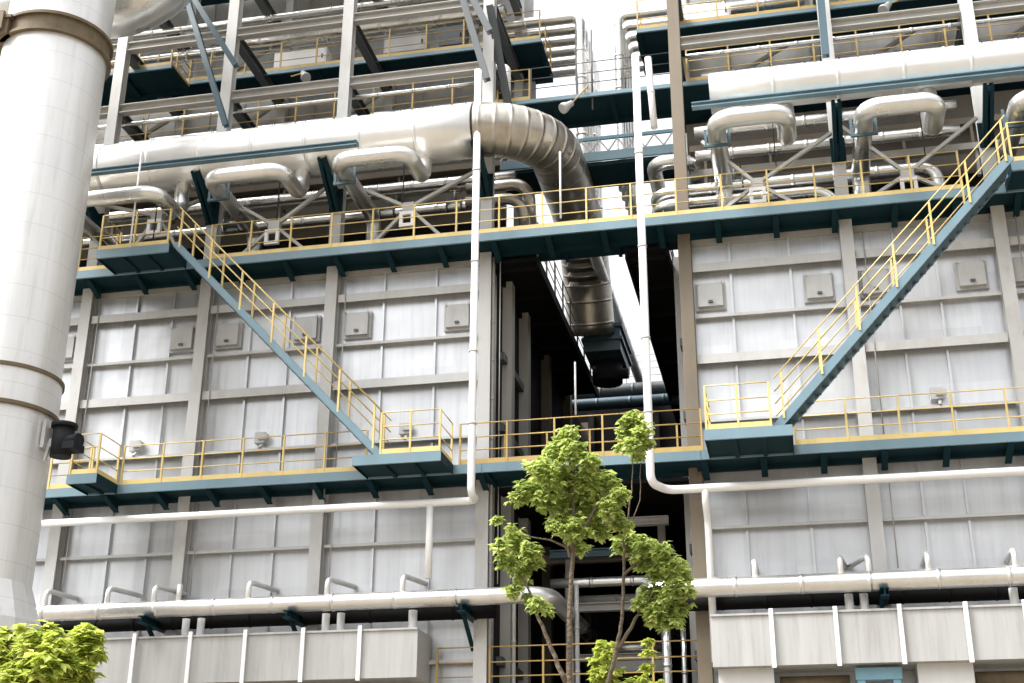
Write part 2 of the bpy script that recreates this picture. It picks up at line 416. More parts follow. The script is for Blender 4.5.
def platform(label, x0, x1, yf, z, segs, n=2):
    t = thing('landing_platform', label, 'platform', ((x0+x1)/2, yf, z))
    yb = CF-.012
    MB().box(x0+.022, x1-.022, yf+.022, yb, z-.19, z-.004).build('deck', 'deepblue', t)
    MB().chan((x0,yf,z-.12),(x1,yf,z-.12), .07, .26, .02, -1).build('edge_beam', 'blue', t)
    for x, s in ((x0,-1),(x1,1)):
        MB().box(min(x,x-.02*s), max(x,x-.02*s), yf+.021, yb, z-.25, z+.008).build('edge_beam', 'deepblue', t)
    for k in range(1, n+1):
        x = x0+(x1-x0)*k/(n+1)
        MB().box(x-.05, x+.05, yf+.08, yb, z-.25, z-.192).build('joist', 'deepblue', t)
    posts_rails(t, segs, 'yellow', z, step=.98)
    return t
YP = 30.88
platform('railed blue landing at the head of the left staircase, beside the stack', -18.85, -16.62, YP, ZU,
         [[(-18.8,CF-.05),(-18.8,YP+.05),(-16.7,YP+.05)]])
platform('railed blue landing at the foot of the left staircase', -10.82, -8.5, YP-.1, ZL, [[(-10.1,YP-.05),(-8.55,YP-.05),(-8.55,CF-.05)]])
platform('short railed blue landing beside the stack on the left lower catwalk', -18.82, -17.95, YP, ZL,
         [[(-18.77,CF-.05),(-18.77,YP+.05),(-18.0,YP+.05),(-18.0,CF-.05)]], 1)
platform('railed blue landing at the foot of the right staircase', -1.92, .14, 30.45, ZL, [[(-1.87,CF-.05),(-1.87,30.5),(-.35,30.5)],[(.09,CF-.05),(.09,31.75)]])
platform('railed blue landing at the head of the right staircase', 5.95, 8.6, YP, ZU, [[(6.0,YP+.05),(8.55,YP+.05),(8.55,CF-.05)]])

# ------------------------------------------------------------------ staircases
def staircase(label, xt, xb, yf, yb, steps=31):
    t = thing('staircase', label, 'staircase', (xb, yf, ZL))
    zt, zb = ZU, ZL+.02
    d = Vector((xt-xb, 0, zt-zb)); ux = d.normalized()
    sg = 1 if xt > xb else -1
    for y, side in ((yf, -1), (yb, 1)):
        p, q = Vector((xb,y,zb)), Vector((xt,y,zt))
        MB().chan(p, q, .07*sg, .2, .02, side).build('stringer', 'blue', t)
    t0 = None
    for k in range(1, steps):
        f = k/steps; p = Vector((xb,yf,zb))+d*f
        if t0 is None: t0 = MB().box(p.x-.13, p.x+.13, yf+.02, yb-.02, p.z-.04, p.z).build('tread', 'midblue', t, p)
        else: dup(t0, p, t)
    pm = None
    for y in (yf, yb):
        o = Vector((0, 0, 0))
        for h, nm in ((1.12,'handrail'),(.8,'mid_rail'),(.48,'mid_rail')):
            a, b = Vector((xb,y,zb+h+.1)), Vector((xt,y,zt+h+.05))
            MB().tube([a, b], .017, 6).build(nm, 'yellow', t)
        for k in range(7):
            p = Vector((xb,y,zb))+d*(.03+.95*k/6)
            if pm is None: pm = MB().bar(p, p+Vector((0,0,1.17)), .05, .05).build('post', 'yellow', t, p)
            else: dup(pm, p, t)
    return t
staircase('steep blue staircase with yellow rails on the left, descending to the right', -16.45, -10.15, 30.93, 31.78)
staircase('steep blue staircase with yellow rails on the right, descending to the left', 5.92, -.22, 30.6, 31.5)

# ------------------------------------------------------------------ stack
SX, SY, SR = -19.2, 28.0, 1.39
t = thing('stack', 'tall white clad stack with two flange bands at the left edge', 'stack', (SX, SY, 0))
def lathe(prof, n=64, cx=SX, cyy=SY, smooth=True):
    m = MB(); vs = []
    for r, z in prof: vs += [(cx+r*math.cos(2*math.pi*k/n), cyy+r*math.sin(2*math.pi*k/n), z) for k in range(n)]
    fs = []
    for i in range(len(prof)-1):
        for k in range(n): fs.append((i*n+k, i*n+(k+1) % n, (i+1)*n+(k+1) % n, (i+1)*n+k))
    return m.add(vs, fs, smooth)
lathe([(SR,8.2),(SR,36)]).build('shell', 'stack', t)
lathe([(1.5,0),(1.5,6.2),(1.74,6.7),(1.74,7.3),(SR+.02,8.2)], 20, smooth=False).build('base_cone', 'stack', t)
for z, m, h in ((12.45,'stack',.86),):
    lathe([(SR,z),(SR+.05,z),(SR+.05,z+h),(SR,z+h)], 96, smooth=False).build('band', m, t)
for z in (12.36, 13.31):
    lathe([(SR,z),(SR+.1,z),(SR+.1,z+.09),(SR,z+.09)], 96, smooth=False).build('flange', 'rust', t)
zr = 22.95
lathe([(SR,zr),(SR+.13,zr),(SR+.13,zr+.09),(SR+.05,zr+.09),(SR+.05,zr+.52),(SR+.13,zr+.52),(SR+.13,zr+.61),(SR,zr+.61)], 96, smooth=False).build('flange_band', 'rust', t)
c = MB(); a0 = math.radians(-98)
px_, py_ = SX+(SR+.1)*math.cos(a0)-.65, SY+(SR+.1)*math.sin(a0)+.25
c.box(px_-.25, px_+.28, py_-.25, py_+.15, zr+.0, zr+.6); c.box(px_-.32, px_+.36, py_-.3, py_-.1, zr+.46, zr+.56); c.box(px_-.1, px_+.16, py_-.36, py_-.25, zr+.1, zr+.66)
c.build('clamp', 'rust', t)
# damper actuator on the lower band
p = at(70, 440, 28.0)
a = MB(); a.tube([(p.x-.2,p.y,p.z-.42),(p.x-.2,p.y,p.z+.32)], .26, 16); a.tube([(p.x-.2,p.y,p.z+.32),(p.x-.2,p.y,p.z+.42)], .32, 16)
a.tube([(p.x-.2,p.y,p.z-.05),(p.x+.32,p.y-.1,p.z-.05)], .17, 12); a.box(p.x-.02, p.x+.3, p.y-.3, p.y+.2, p.z-.3, p.z-.12)
act = a.build('actuator', 'black', t)
b = MB(); b.bar((SX+SR-.02,SY,p.z+.38),(p.x-.42,p.y,p.z+.38), .12, .1); b.bar((SX+SR-.02,SY,p.z-.1),(p.x-.42,p.y,p.z-.1), .1, .1)
b.bar((SX+SR+.1,SY-.02,p.z-.5),(p.x-.5,p.y-.02,p.z+.05), .07, .07); b.box(SX+SR+.02, SX+SR+.12, SY-.2, SY+.2, p.z-.2, p.z+.5)
b.build('mounting_arm', 'steel', t)

# large duct behind the stack at the top left
zd = 26.75
o = MB().tube(fil([(-27,30.4,zd),(-17.15,30.4,zd),(-17.15,30.4,34)], 2.0, 10), 1.15, 40).build('flue_duct', 'clad')
tag(o, 'wide pale duct passing behind the stack at the top left and turning upwards', 'duct')

# ------------------------------------------------------------------ header pipes
def pipe(label, path, r, m='clad', fillet=.45, name='pipe', cat='pipe', group=None, n=14, rings=None):
    o = MB().tube(*laps(fil(path, fillet), r), n)
    if rings:
        for a, b in rings: o.tube([a, b], r+.012, n)
    return tag(o.build(name, m), label, cat, group)
HZ = 21.66
xe = at(561,172,34).x
PP = fil([(-26,31.95,HZ),(xe-.1,31.95,HZ),(xe-.1,38.6,HZ),(xe-.13,40.25,HZ-3.05)], 2.0, 9)
hdr = MB().tube(*laps(PP[:2], .78, 1.6), 40)
h = hdr.build('header_pipe', 'lag'); tag(h, 'thick white header pipe on the left, bending back into the gap', 'pipe')
PB, RB_ = [PP[1]], [.78]
for a, b in zip(PP[1:], PP[2:]):
    L = (b-a).length; k = max(1, round(L/.8))
    for q in range(k):
        c = a.lerp(b, (q+.5)/k); d = (b-a)/L
        for o, e in ((-.06, 0), (-.03, 0), (-.026, .007), (.026, .007), (.03, 0), (.06, 0)):
            PB.append(c+d*o); RB_.append(.78+e)
PB.append(PP[-1]); RB_.append(.78)
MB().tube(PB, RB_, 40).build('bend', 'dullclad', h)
h = MB().tube(*laps([Vector((at(710,94,31.6).x,31.75,21.86)),Vector((14,31.75,21.86))], .55, 1.6), 36).build('header_pipe', 'lag')
tag(h, 'thick white header pipe on the right, ending in a flat cap near the gap', 'pipe')
pipe('pale duct hanging beside the ribbed pipe inside the gap', [(at(593,250,37).x,36,at(593,250,37).z),(at(593,250,37).x,50,at(593,250,37).z)], .18, 'lag')

# expansion loops in front of the headers
def loop(label, pl, pr, r=.225, zt=None):
    y0 = 30.4; a, b = at(*pl, y0), at(*pr, y0); z = (a.z+b.z)/2
    pth = [(b.x,31.95,21.3),(b.x,31.95,z),(b.x,y0,z),(a.x,y0,z),(a.x,33.9,z),(a.x,33.9,18.45)]
    t = thing('loop_pipe', label, 'pipe', (a.x, y0, z), 'expansion loops under the header pipes')
    MB().tube(fil(pth, .42, 8), r, 18).build('tube', 'clad', t)
    c = MB()
    for dx in (-r-.06, r+.06): c.box(a.x+dx-.035, a.x+dx+.035, y0+.75, y0+.8, z-.34, z+.2)
    c.box(a.x-r-.1, a.x+r+.1, y0+.74, y0+.81, z-r-.1, z-r-.03)
    c.build('clamp', 'midblue', t)
    MB().bar((b.x-.35,31.2,z+.45),(b.x-.35,31.2,z-1.1), .03, .03).build('hanger_rod', 'black', t)
    return t
loop('looped silver pipe leaving the stack side, leftmost under the left header', (60,204), (156,190))
loop('looped silver pipe under the left header, above the head of the left stair', (208,178), (281,169))
loop('looped silver pipe under the left header, nearest the bend into the gap', (336,160), (408,153))
loop('looped silver pipe under the right header, nearest the gap', (715,119), (786,113), .25)
loop('looped silver pipe under the right header, left of the stair head', (864,108), (937,101), .25)
loop('looped silver pipe under the right header, cut by the right frame edge', (1020,98), (1090,92), .25)

# straight service pipes in the shade behind the catwalk rails
for (p, Y, x1, r, lab) in (
    ((421,210), 34.0, -7.6, .13, 'silver pipe low behind the catwalk rail on the left house'),
    ((358,167), 34.3, -7.3, .17, 'grey pipe under the left header, topmost of the shaded run'),
    ((361,191), 34.4, -7.4, .15, 'pale pipe midway in the shaded run of the left house')):
    a = at(*p, Y); pipe(lab, [(-25.5,Y,a.z),(x1,Y,a.z)], r, 'clad')
for (p, Y, x1, r, lab, dz) in (
    ((700,190), 34.0, 4.6, .18, 'silver pipe with elbowed end low behind the right catwalk rail, upper of two', 1.2),
    ((700,203), 33.9, 1.6, .17, 'silver pipe with elbowed end low behind the right catwalk rail, lower of two', .0),
    ((760,150), 34.3, 5.4, .16, 'pale pipe midway in the shaded run of the right house', 0),
    ((760,126), 34.4, 5.4, .17, 'grey pipe under the right header, topmost of the shaded run', 0)):
    a = at(*p, Y)
    xl = at(655,190,Y).x if 'elbow' in lab else -2.0
    pth = [(x1+.4,Y,a.z-.8),(x1,Y,a.z),(xl,Y,a.z),(xl,Y+1.2,a.z)] if 'elbow' in lab else [(x1,Y,a.z),(xl,Y,a.z)]
    if 'upper of two' in lab: pth[0] = (x1,Y,18.5)
    pipe(lab, pth, r, 'clad')
pipe('bent grey pipe coming out of the gap behind the tan corner column', [(at(652,160,34).x,36,at(652,160,34).z),(at(652,160,34).x,34.2,at(652,160,34).z),(at(690,160,34).x,34.2,at(652,160,34).z),(at(690,160,34).x,36,at(652,160,34).z)], .22, 'clad')

for lab, p, Y, xa, xb, m in (('grey cable tray behind the X braces of the left house', (430,188), 34.7, -25, -7.95, 'greysteel'), ('grey cable tray behind the X braces of the right house', (800,163), 34.7, -2.2, 13, 'greysteel'),
        ('tan beam in the shade just under the left header', (430,170), 35.0, -25, -7.95, 'tan'), ('tan beam in the shade just under the right header', (800,138), 35.0, -2.2, 13, 'tan')):
    z = at(*p, Y).z; b = MB().box(xa, xb, Y, Y+.3, z-.06, z+.04); b.box(xa, xb, Y-.022, Y-.002, z-.1, z+.1)
    for k in range(int((xb-xa)/1.9)): b.box(xa+k*1.9+.4, xa+k*1.9+.48, Y+.05, Y+.2, z-.9, z-.062)
    tag(b.build('cable_tray' if 'tray' in lab else 'service_beam', m), lab, 'cable tray' if 'tray' in lab else 'beam')
# ------------------------------------------------------------------ upper galleries
def gallery(label, x0, x1, yf, yb, z, segs, m='ochre', under='deepblue', front='blue'):
    return catwalk(label, x0, x1, yf, yb, z, segs, rm=m, wall=False, under=under, front=front, brk=1.9, edge=.13)
ga = at(541,38,35.5)
gallery('top gallery with ochre rails on the left house, ending beside the stacked pipes', -26, ga.x, 35.5, 36.9, ga.z, [[(-26,35.55),(ga.x-.05,35.55),(ga.x-.05,37.5)]])
gallery('dark walkway under the steel frame above the stack side of the left house', -26, -18.9, 33.9, 35.4, ga.z-.4, [[(-26,33.95),(-18.95,33.95),(-18.95,35.3)]])
gb = at(570,95,34.0)
gallery('gallery with ochre rails behind the left header, ending at the bridge', -26, -8.0, 34.0, 36.6, gb.z, [[(-26,34.05),(-8.05,34.05)]])
t = gallery('thin railed dark blue bridge high across the gap', -7.98, -2.6, 34.0, 35.6, gb.z, [[(-7.9,34.05),(-6.9,34.05)]])
posts_rails(t, [[(-6.85,34.05),(-2.6,34.05)]], 'darksteel', gb.z, r=.016, pr=.016, toe=False)
gallery('gallery with ochre rails behind the right header', -2.58, 14, 34.0, 36.6, gb.z, [[(-2.1,34.05),(14,34.05)]])
gallery('top gallery with ochre rails on the right house, overhanging the gap', at(636,27,35.5).x, 14, 35.5, 36.9, at(673,25,35.5).z, [[(at(636,27,35.5).x+.05,37.5),(at(636,27,35.5).x+.05,35.55),(14,35.55)]])

for lab, xa, xb, z in (('dark landing closing the top left gallery beside the stacked pipes', ga.x-2.1, ga.x, ga.z), ('dark landing closing the top right gallery over the gap', at(636,27,35.5).x, at(636,27,35.5).x+1.5, at(673,25,35.5).z)):
    t = thing('landing_platform', lab, 'platform', (xa, 36, z))
    MB().box(xa, xb, 36.91, 37.7, z-.08, z-.01).build('deck', 'deepblue', t); MB().box(xa, xb, 37.5, 37.7, z-.28, z-.082).build('edge_beam', 'deepblue', t)
# deck extension
t = thing('deck_extension', 'dark deck closing the gap behind the upper catwalk under the ribbed bend', 'deck', (-5, 33.1, ZU))
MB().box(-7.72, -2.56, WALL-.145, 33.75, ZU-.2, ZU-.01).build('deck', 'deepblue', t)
for x in (-7.2,-5.7,-4.2,-2.9): MB().box(x-.05, x+.05, WALL-.14, 33.74, ZU-.28, ZU-.202).build('joist', 'deepblue', t)
# trussed pipe bridge lower in the gap
tz = at(600,153,35).z
t = thing('truss_bridge', 'small zigzag truss bridge with blue deck across the gap below the thin bridge', 'bridge', (-5.2, 35, tz))
MB().box(-8, -2.4, 35, 36.4, tz-.42, tz-.3).build('deck', 'deepblue', t)
MB().box(-8, -2.4, 34.9, 34.98, tz-.3, tz+.0).build('edge_beam', 'blue', t)
MB().bar((-8,34.95,tz+.48),(-2.4,34.95,tz+.48), .08, .1).build('top_chord', 'lightblue', t)
tm = MB()
for k in range(10):
    x = -8+k*.56; tm.bar((x,34.95,tz+.02),(x+.28,34.95,tz+.44), .04, .04); tm.bar((x+.28,34.95,tz+.44),(x+.56,34.95,tz+.02), .04, .04)
tm.build('lattice', 'steel', t)

# stacked pipes turning down on both sides of the sky slot
for side, (pp, x_end) in enumerate((((580,17), -9.2), ((618,17), -1.2))):
    for i in range(6):
        Y = 36.9+.62*i; a = at(*pp, 36.9); x = a.x + (0.0 if side == 0 else .02*i)
        which = ('topmost', 'second', 'third', 'fourth', 'fifth', 'lowest')[i]
        pipe('%s silver pipe in the stack of pipes turning down at the %s house edge' % (which, 'left' if side == 0 else 'right'),
             [(x_end,Y,a.z),(x,Y,a.z),(x,Y,22.0)], .19 if side == 0 else .15, 'clad', .32,
             group='pipes turning down beside the sky slot')
# shaded pipes behind the top galleries
for (p, Y, xa, xb, r, lab) in (((300,41), 36.6, -24, -8.2, .2, 'pale pipe behind the top left gallery rail, lower of two'),
                          ((410,22), 36.3, -18, -8.2, .2, 'pale pipe behind the top left gallery rail, upper of two'),
                          ((740,8), 36.5, -2.2, 1.6, .28, 'grey pipe behind the top right gallery rail'),
                          ((300,30), 34.3, -25, -8.2, .07, 'thin pipe strung along the upper left frame, upper of two'),
                          ((300,104), 33.6, -25, -8.2, .06, 'thin pipe strung along the upper left frame just above the header'),
                          ((740,50), 33.7, -2.1, 13, .06, 'thin pipe strung along the upper right frame below the beam'),
                          ((300,14), 35.5, -25, -8.6, .12, 'pale pipe high under the top beam of the left house'),
                          ((110,148), 36.4, -25, -8.4, .2, 'grey pipe along the foot of the upper left wall'),
                          ((790,68), 36.4, -1.8, 13, .16, 'grey pipe along the foot of the upper right wall')):
    z = at(*p, Y).z; pipe(lab, [(xa,Y,z),(xb,Y,z)], r, 'clad')
pipe('thin pale pipe bent over the rail left of the thin bridge', [(at(495,66,34.2).x-.8,34.2,at(495,66,34.2).z),(at(508,66,34.2).x,34.2,at(508,66,34.2).z),(at(508,66,34.2).x,34.2,23.0)], .09, 'whitepipe', .2)

for lab, pa, Y, dx, dz in (('silver pipe curving down under the ribbed bend, upper of two', (496,186), 34.2, 1.0, 1.6), ('silver pipe curving down under the ribbed bend, lower of two', (496,200), 33.8, .8, 1.2)):
    a = at(*pa, Y); pipe(lab, [(a.x-.9,Y,a.z),(a.x+dx,Y,a.z),(a.x+dx,Y+.5,a.z-dz)], .17, 'dullclad', .5)
# valves with handwheels standing behind the catwalk rails
def valve(lab, p, Y):
    a = at(*p, Y); t = thing('valve', lab, 'valve', tuple(a))
    b = MB(); b.tube([a+Vector((-.24,0,0)),a+Vector((-.2,0,0)),a+Vector((-.199,0,0)),a+Vector((.199,0,0)),a+Vector((.2,0,0)),a+Vector((.24,0,0))], [.2,.2,.13,.13,.2,.2], 14)
    b.tube([a,a+Vector((0,-.05,.5))], .045, 8); b.build('body', 'darksteel', t)
    c = a+Vector((0,-.05,.5)); ring = [c+Vector((math.cos(k*math.pi/8)*.19, math.sin(k*math.pi/8)*.19, 0)) for k in range(17)]
    w = MB().tube(ring, .02, 6); w.bar(c-Vector((.19,0,0)), c+Vector((.19,0,0)), .02, .02); w.build('handwheel', 'rust', t)
for lab, p, Y in (('dark valve with handwheel on the low pipe below the second left loop', (388,213), 34.0), ('dark valve with handwheel on the low pipe near the tan corner column', (735,184), 33.95),
                  ('dark valve with handwheel left of the right stair head', (845,181), 33.95), ('dark valve with handwheel behind the left stair head', (232,225), 33.9), ('dark valve with handwheel near the left white drain pipe', (455,206), 34.0)):
    valve(lab, p, Y)
# equipment cabinets behind the top galleries
def cabinet(label, p, Y, w, h, d=.6, m='hatch'):
    a = at(*p, Y); t = thing('equipment_cabinet', label, 'cabinet', (a.x, Y, a.z-h/2))
    MB().box(a.x-w/2, a.x+w/2, Y, Y+d, a.z-h/2, a.z+h/2).build('body', m, t)
    MB().box(a.x-w/2+.05, a.x+w/2-.05, Y-.03, Y, a.z-h/2+.05, a.z+h/2-.05).build('door', m, t)
    MB().box(a.x+w/2-.16, a.x+w/2-.12, Y-.06, Y-.031, a.z-.08, a.z+.08).build('handle', 'black', t)
cabinet('white cabinet under the pipes of the top left gallery', (300,59), 36.2, 1.9, .75, .5, 'whitepipe')
cabinet('pale cabinet on the top left gallery near the corner column', (405,44), 36.2, 1.5, .7, .5)
cabinet('white cabinet on the top right gallery', (705,13), 35.9, 1.6, .5, .5, 'whitepipe')
cabinet('dark cabinet on the top left gallery left of the corner column', (452,36), 36.0, .9, .8, .5, 'darksteel')

# ------------------------------------------------------------------ floodlights
def floodlight(label, p, Y, d, foot):
    a = at(*p, Y); d = Vector(d).normalized()
    t = thing('floodlight', label, 'lamp', tuple(a))
    MB().tube([a, a+d*.16, a+d*.34, a+d*.42], [.09,.11,.17,.16], 14).build('lamp_head', 'hatch', t)
    MB().tube([a-d*.0, foot(a)], .025, 6).build('arm', 'ochre', t)
floodlight('pale floodlight hanging below the thin bridge in the gap', (572,103), 33.7, (-.5,-.3,-.5), lambda a: a+Vector((.45,.3,.75)))
floodlight('pale floodlight hanging from the top left gallery', (303,73), 34.4, (.35,-.3,-.6), lambda a: a+Vector((-.5,.25,.1)))
floodlight('pale floodlight hanging from the top right gallery', (889,4), 34.4, (-.4,-.3,-.6), lambda a: a+Vector((.4,.25,.3)))

# ------------------------------------------------------------------ standing pipes at the gap
def riser(label, X, ztop, zbot, y, hz, x1, r, drop=None):
    pth = [(X,y,ztop),(X,y,hz),(X+(.35 if x1 > X else -.05),y+.55,hz-.05),(x1,y+.55,hz-.05)] if x1 > X else [(X,y,ztop),(X,y,hz),(X+.02,y+.55,hz),(x1,y+.55,hz)]
    t = thing('drain_pipe', label, 'pipe', (X, y, zbot))
    MB().tube(fil(pth, .22, 6), r, 14).build('tube', 'whitepipe', t)
    bm = MB()
    for z in (20.0, 17.2, 14.6, 12.6): bm.tube([(X,y,z),(X,y,z+.05)], r+.018, 14)
    bm.build('collar', 'steel', t)
    for x in drop or []:
        MB().tube([(x,y+.55,hz-.02),(x,y+.55,hz-1.95)] if X < -5 else fil([(x,y+.55,hz-.02),(x,y+.55,hz-.4),(x,y+1.0,hz-.8),(x,y+1.0,hz-4.2)], .15, 4), .09, 12).build('drop_pipe', 'whitepipe', t)
    return t
riser('tall white drain pipe at the left edge of the gap, running off left below', -7.86, 23.3, 10.7, 31.4, 10.75, -20.6, .10, [at(429,545,31.95).x])
riser('tall white drain pipe at the right edge of the gap, running off right below', -3.34, 23.2, 10.7, 31.4, 10.8, 14, .105, [at(708,545,31.95).x])
a = at(648,58,33.2); pipe('short white vent pipe behind the right drain pipe top', [(a.x,33.2,a.z),(a.x+.1,33.2,a.z-2.4)], .1, 'whitepipe')
for (p, q, Y, lab) in (((142,150),(131,247),30.6,'thin pale rod rising in front of the left stair head landing'),
                       ((560,152),(563,218),31.6,'thin pale rod standing on the catwalk in front of the ribbed bend'),
                       ((575,362),(576,415),33.5,'thin pale lamp rod standing on the footbridge in the gap'),
                       ((591,30),(588,110),34.2,'thin dark rod on the thin bridge')):
    a, b = at(*p, Y), at(*q, Y); o = MB().tube([a, (a.x,Y,b.z)], .028, 8).build('rod', 'darksteel' if 'dark' in lab else 'whitepipe'); tag(o, lab, 'rod')

# ------------------------------------------------------------------ lower header pipes with branches
def lower_header(label, path, r, stubs, brackets):
    t = thing('lower_header', label, 'pipe', path[0])
    MB().tube(*laps(fil(path, .7, 8), r, 1.5), 22).build('tube', 'clad', t)
    for (px, py, l) in stubs:
        a = at(px, py, 32.2)
        MB().tube(fil([(a.x,32.0,8.3),(a.x,32.0,8.92),(a.x+l,WALL-.05,8.92)], .16, 5), .07, 10).build('branch_pipe', 'lag', t)
    for x in brackets:
        b = MB(); b.ibeam((x,31.6,7.98),(x,WALL-.02,7.98), .2, .2, .025); b.bar((x-.06,32.1,7.9),(x-.06,WALL-.05,7.2), .09, .09)
        b.build('bracket', 'deepblue', t)
    return t
lower_header('long silver header pipe along the foot of the left house, turning into the gap', [(-26,31.98,8.3),(at(548,600,32).x,31.98,8.3),(at(548,600,32).x+.1,38,8.3)], .215,
    [(50,596,.25),(112,592,.35),(158,592,.3),(183,590,-.5),(252,588,.3),(330,586,.35),(405,584,.3)], [at(143,618,31.7).x, at(288,612,31.7).x, at(462,605,31.7).x])
lower_header('silver header pipe along the foot of the right house, coming out of the gap', [(at(642,595,32).x,38,8.3),(at(642,595,32).x,31.98,8.3),(14,31.98,8.3)], .235,
    [(755,570,.0),(840,568,.15),(868,566,-.4),(927,562,.0),(1013,558,.0)], [at(885,595,31.7).x])
for (x0, x1, lab) in ((-26,-7.5,'slim dark pipe added as shade under the left lower header'),(-2.9,14,'slim dark pipe added as shade under the right lower header')):
    pipe(lab, [(x0,32.65,8.05),(x1,32.65,8.05)], .17, 'dark')  # near-black pipe stands for the shadow beneath the header
# stub pipes feeding the troughs
for px, py, r, lab in ((186,626,.10,'left one of two'),(201,626,.10,'right one of two')):
    pass
for k, (px, py, r, lab) in enumerate(((186,624,.1,'short pale downpipe entering the left trough, far left of its row'),(201,624,.1,'short pale downpipe entering the left trough, second of its row'),
        (326,618,.1,'short pale downpipe entering the left trough below the middle bay'),(341,618,.1,'short pale downpipe entering the left trough right of the middle bay'),
        (413,614,.11,'short white downpipe at the right end of the left trough'),
        (849,600,.1,'short pale downpipe entering the right trough left of the bracket'),(864,599,.1,'short pale downpipe entering the right trough beside the bracket'),(1013,590,.1,'short pale downpipe entering the right trough near the frame edge'))):
    a = at(px, py, 32.4); pipe(lab, [(a.x,32.4,8.1),(a.x,32.4,7.2)], r, 'whitepipe', group='downpipes into the troughs')

# ------------------------------------------------------------------ troughs
def trough(label, x0, x1, z0, z1, battens, legs, end=False):
    t = thing('trough', label, 'trough', ((x0+x1)/2, 31.9, z0))
    b = MB().box(x0, x1, 31.9, 33.1, z0, z1); b.build('side_panel', 'trough', t)
    MB().box(x0, x1, 31.86, 31.9-.002, z1-.03, z1+.02).build('lip', 'trough', t)
    b0 = None
    for x in battens:
        if b0 is None: b0 = MB().box(x-.05, x+.05, 31.81, 31.858, z0-.06, z1+.1).build('batten', 'whitepipe', t, (x,31.86,z0))
        else: dup(b0, (x,31.86,z0), t)
    for xa, xb in legs: MB().box(xa, xb, 32.15, 32.9, 0, z0-.004).build('support_pillar', 'concrete', t)
    return t
trough('long pale metal trough with battens along the foot of the left house', -26, -9.28, 6.38, 7.56,
       [at(p,655,31.85).x for p in (30,84,133,189,244,302,359)], [(-25,-24),(-19.5,-18.3)])
trough('long pale metal trough with battens on white pillars, right house', -2.1, 14, 6.42, 7.62,
       [at(p,645,31.85).x for p in (773,838,903,970,1030)], [(-2.0,-.72),(2.5,3.72),(7,8.2)])
t = thing('door_frame', 'blue steel frame below the right trough, between two white pillars', 'frame', (1.65, 32.3, 0))
MB().box(1.16, 1.33, 32.2, 32.5, 0, 6.08).build('jamb', 'lightblue', t); MB().box(1.95, 2.12, 32.2, 32.5, 0, 6.08).build('jamb', 'lightblue', t); MB().box(1.12, 2.16, 32.18, 32.52, 6.085, 6.35).build('lintel', 'lightblue', t)
for lab, x0, x1, y, z, m in (('rusty brown pipe low under the right trough, left of the blue frame', -.6, 1.0, 32.6, 6.1, 'rust'), ('rusty brown pipe low under the right trough, right of the blue frame', 3.8, 9, 32.6, 6.1, 'rust')):
    pipe(lab, [(x0,y,z),(x1,y,z)], .16, m)
pipe('rusty brown pipe low under the left trough', [(-20,32.5,6.1),(-9.5,32.5,6.1)], .14, 'rust')

# ------------------------------------------------------------------ inside the gap
t = catwalk('ochre railed walkway at the foot of the gap behind the tree stems', -9.1, -2.2, 32.9, 34.4, 6.1, [[(-9.05,32.95),(-2.25,32.95)]], rm='ochre', wall=False, toe=False)
def side_gallery(label, x0, x1, ya, yb, z, rx, m, step):
    g = thing('side_gallery', label, 'gallery', (rx, ya, z))
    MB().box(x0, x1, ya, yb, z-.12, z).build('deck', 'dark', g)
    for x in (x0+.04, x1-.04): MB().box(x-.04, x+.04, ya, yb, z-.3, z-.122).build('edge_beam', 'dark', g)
    for k in range(int((yb-ya)/2)): MB().box(x0+.082, x1-.082, ya+.3+2*k, ya+.42+2*k, z-.26, z-.122).build('joist', 'dark', g)
    posts_rails(g, [[(rx,ya+.1),(rx,yb-.1)]], m, z, step=step, toe=False)
side_gallery('dark side gallery with brown posts along the left wall of the gap', -7.7, -6.42, 33.0, 44, 18.0, -6.47, 'tan', 1.4)
side_gallery('dark side gallery along the right wall of the gap', -4.0, -2.8, 33.0, 49, 18.0, -2.9, 'darksteel', 1.2)

o = MB().box(-7.68, -2.6, 33.6, 49.5, ZL-.3, ZL-.2).build('gap_shade_floor', 'dark'); tag(o, 'added dark floor shading the gap behind the footbridge', 'floor'); o['kind'] = 'thing'  # sheet added to block skylight and blacken the gap below
t = thing('rear_plant', 'dark plant building closing the far end of the gap', 'building', (-6, 50, 0))
rz = at(640,387,50).z
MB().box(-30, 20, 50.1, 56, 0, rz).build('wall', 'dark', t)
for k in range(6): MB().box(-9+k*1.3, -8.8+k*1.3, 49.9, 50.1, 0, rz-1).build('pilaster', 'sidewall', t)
posts_rails(t, [[(-12,50.3),(4,50.3)]], 'greysteel', rz, mids=(.3,.6,.9,1.2), top=1.5, toe=False, step=1.5)
for lab, x0, x1, p, y, rr, m in (('dark pipe crossing the far end of the gap, upper of two', -9, -3, (600,393), 46, .3, 'darksteel'), ('dark pipe crossing the far end of the gap, lower of two', -9, -3, (600,404), 45, .22, 'midblue')):
    z = at(*p, y).z; pipe(lab, [(x0,y,z),(x1,y,z)], rr, m)
b = MB(); a = at(604,334,40)
t2 = thing('damper_unit', 'dark blue boxy unit under the end of the ribbed pipe in the gap', 'machine', (a.x, 41.4, a.z-1))
MB().box(a.x-.7, a.x+.5, 40.2, 42.6, a.z-.5, a.z+.3).build('body', 'midblue', t2)
MB().box(a.x-.78, a.x+.58, 40.1, 42.7, a.z+.302, a.z+.42).build('flange', 'midblue', t2)
MB().box(a.x-.78, a.x+.58, 40.1, 42.7, a.z-.15, a.z-.05).build('rib', 'midblue', t2)
MB().tube([(a.x-.1,41.4,a.z-.5),(a.x-.1,41.4,a.z-1.2)], .5, 16).build('outlet', 'black', t2)
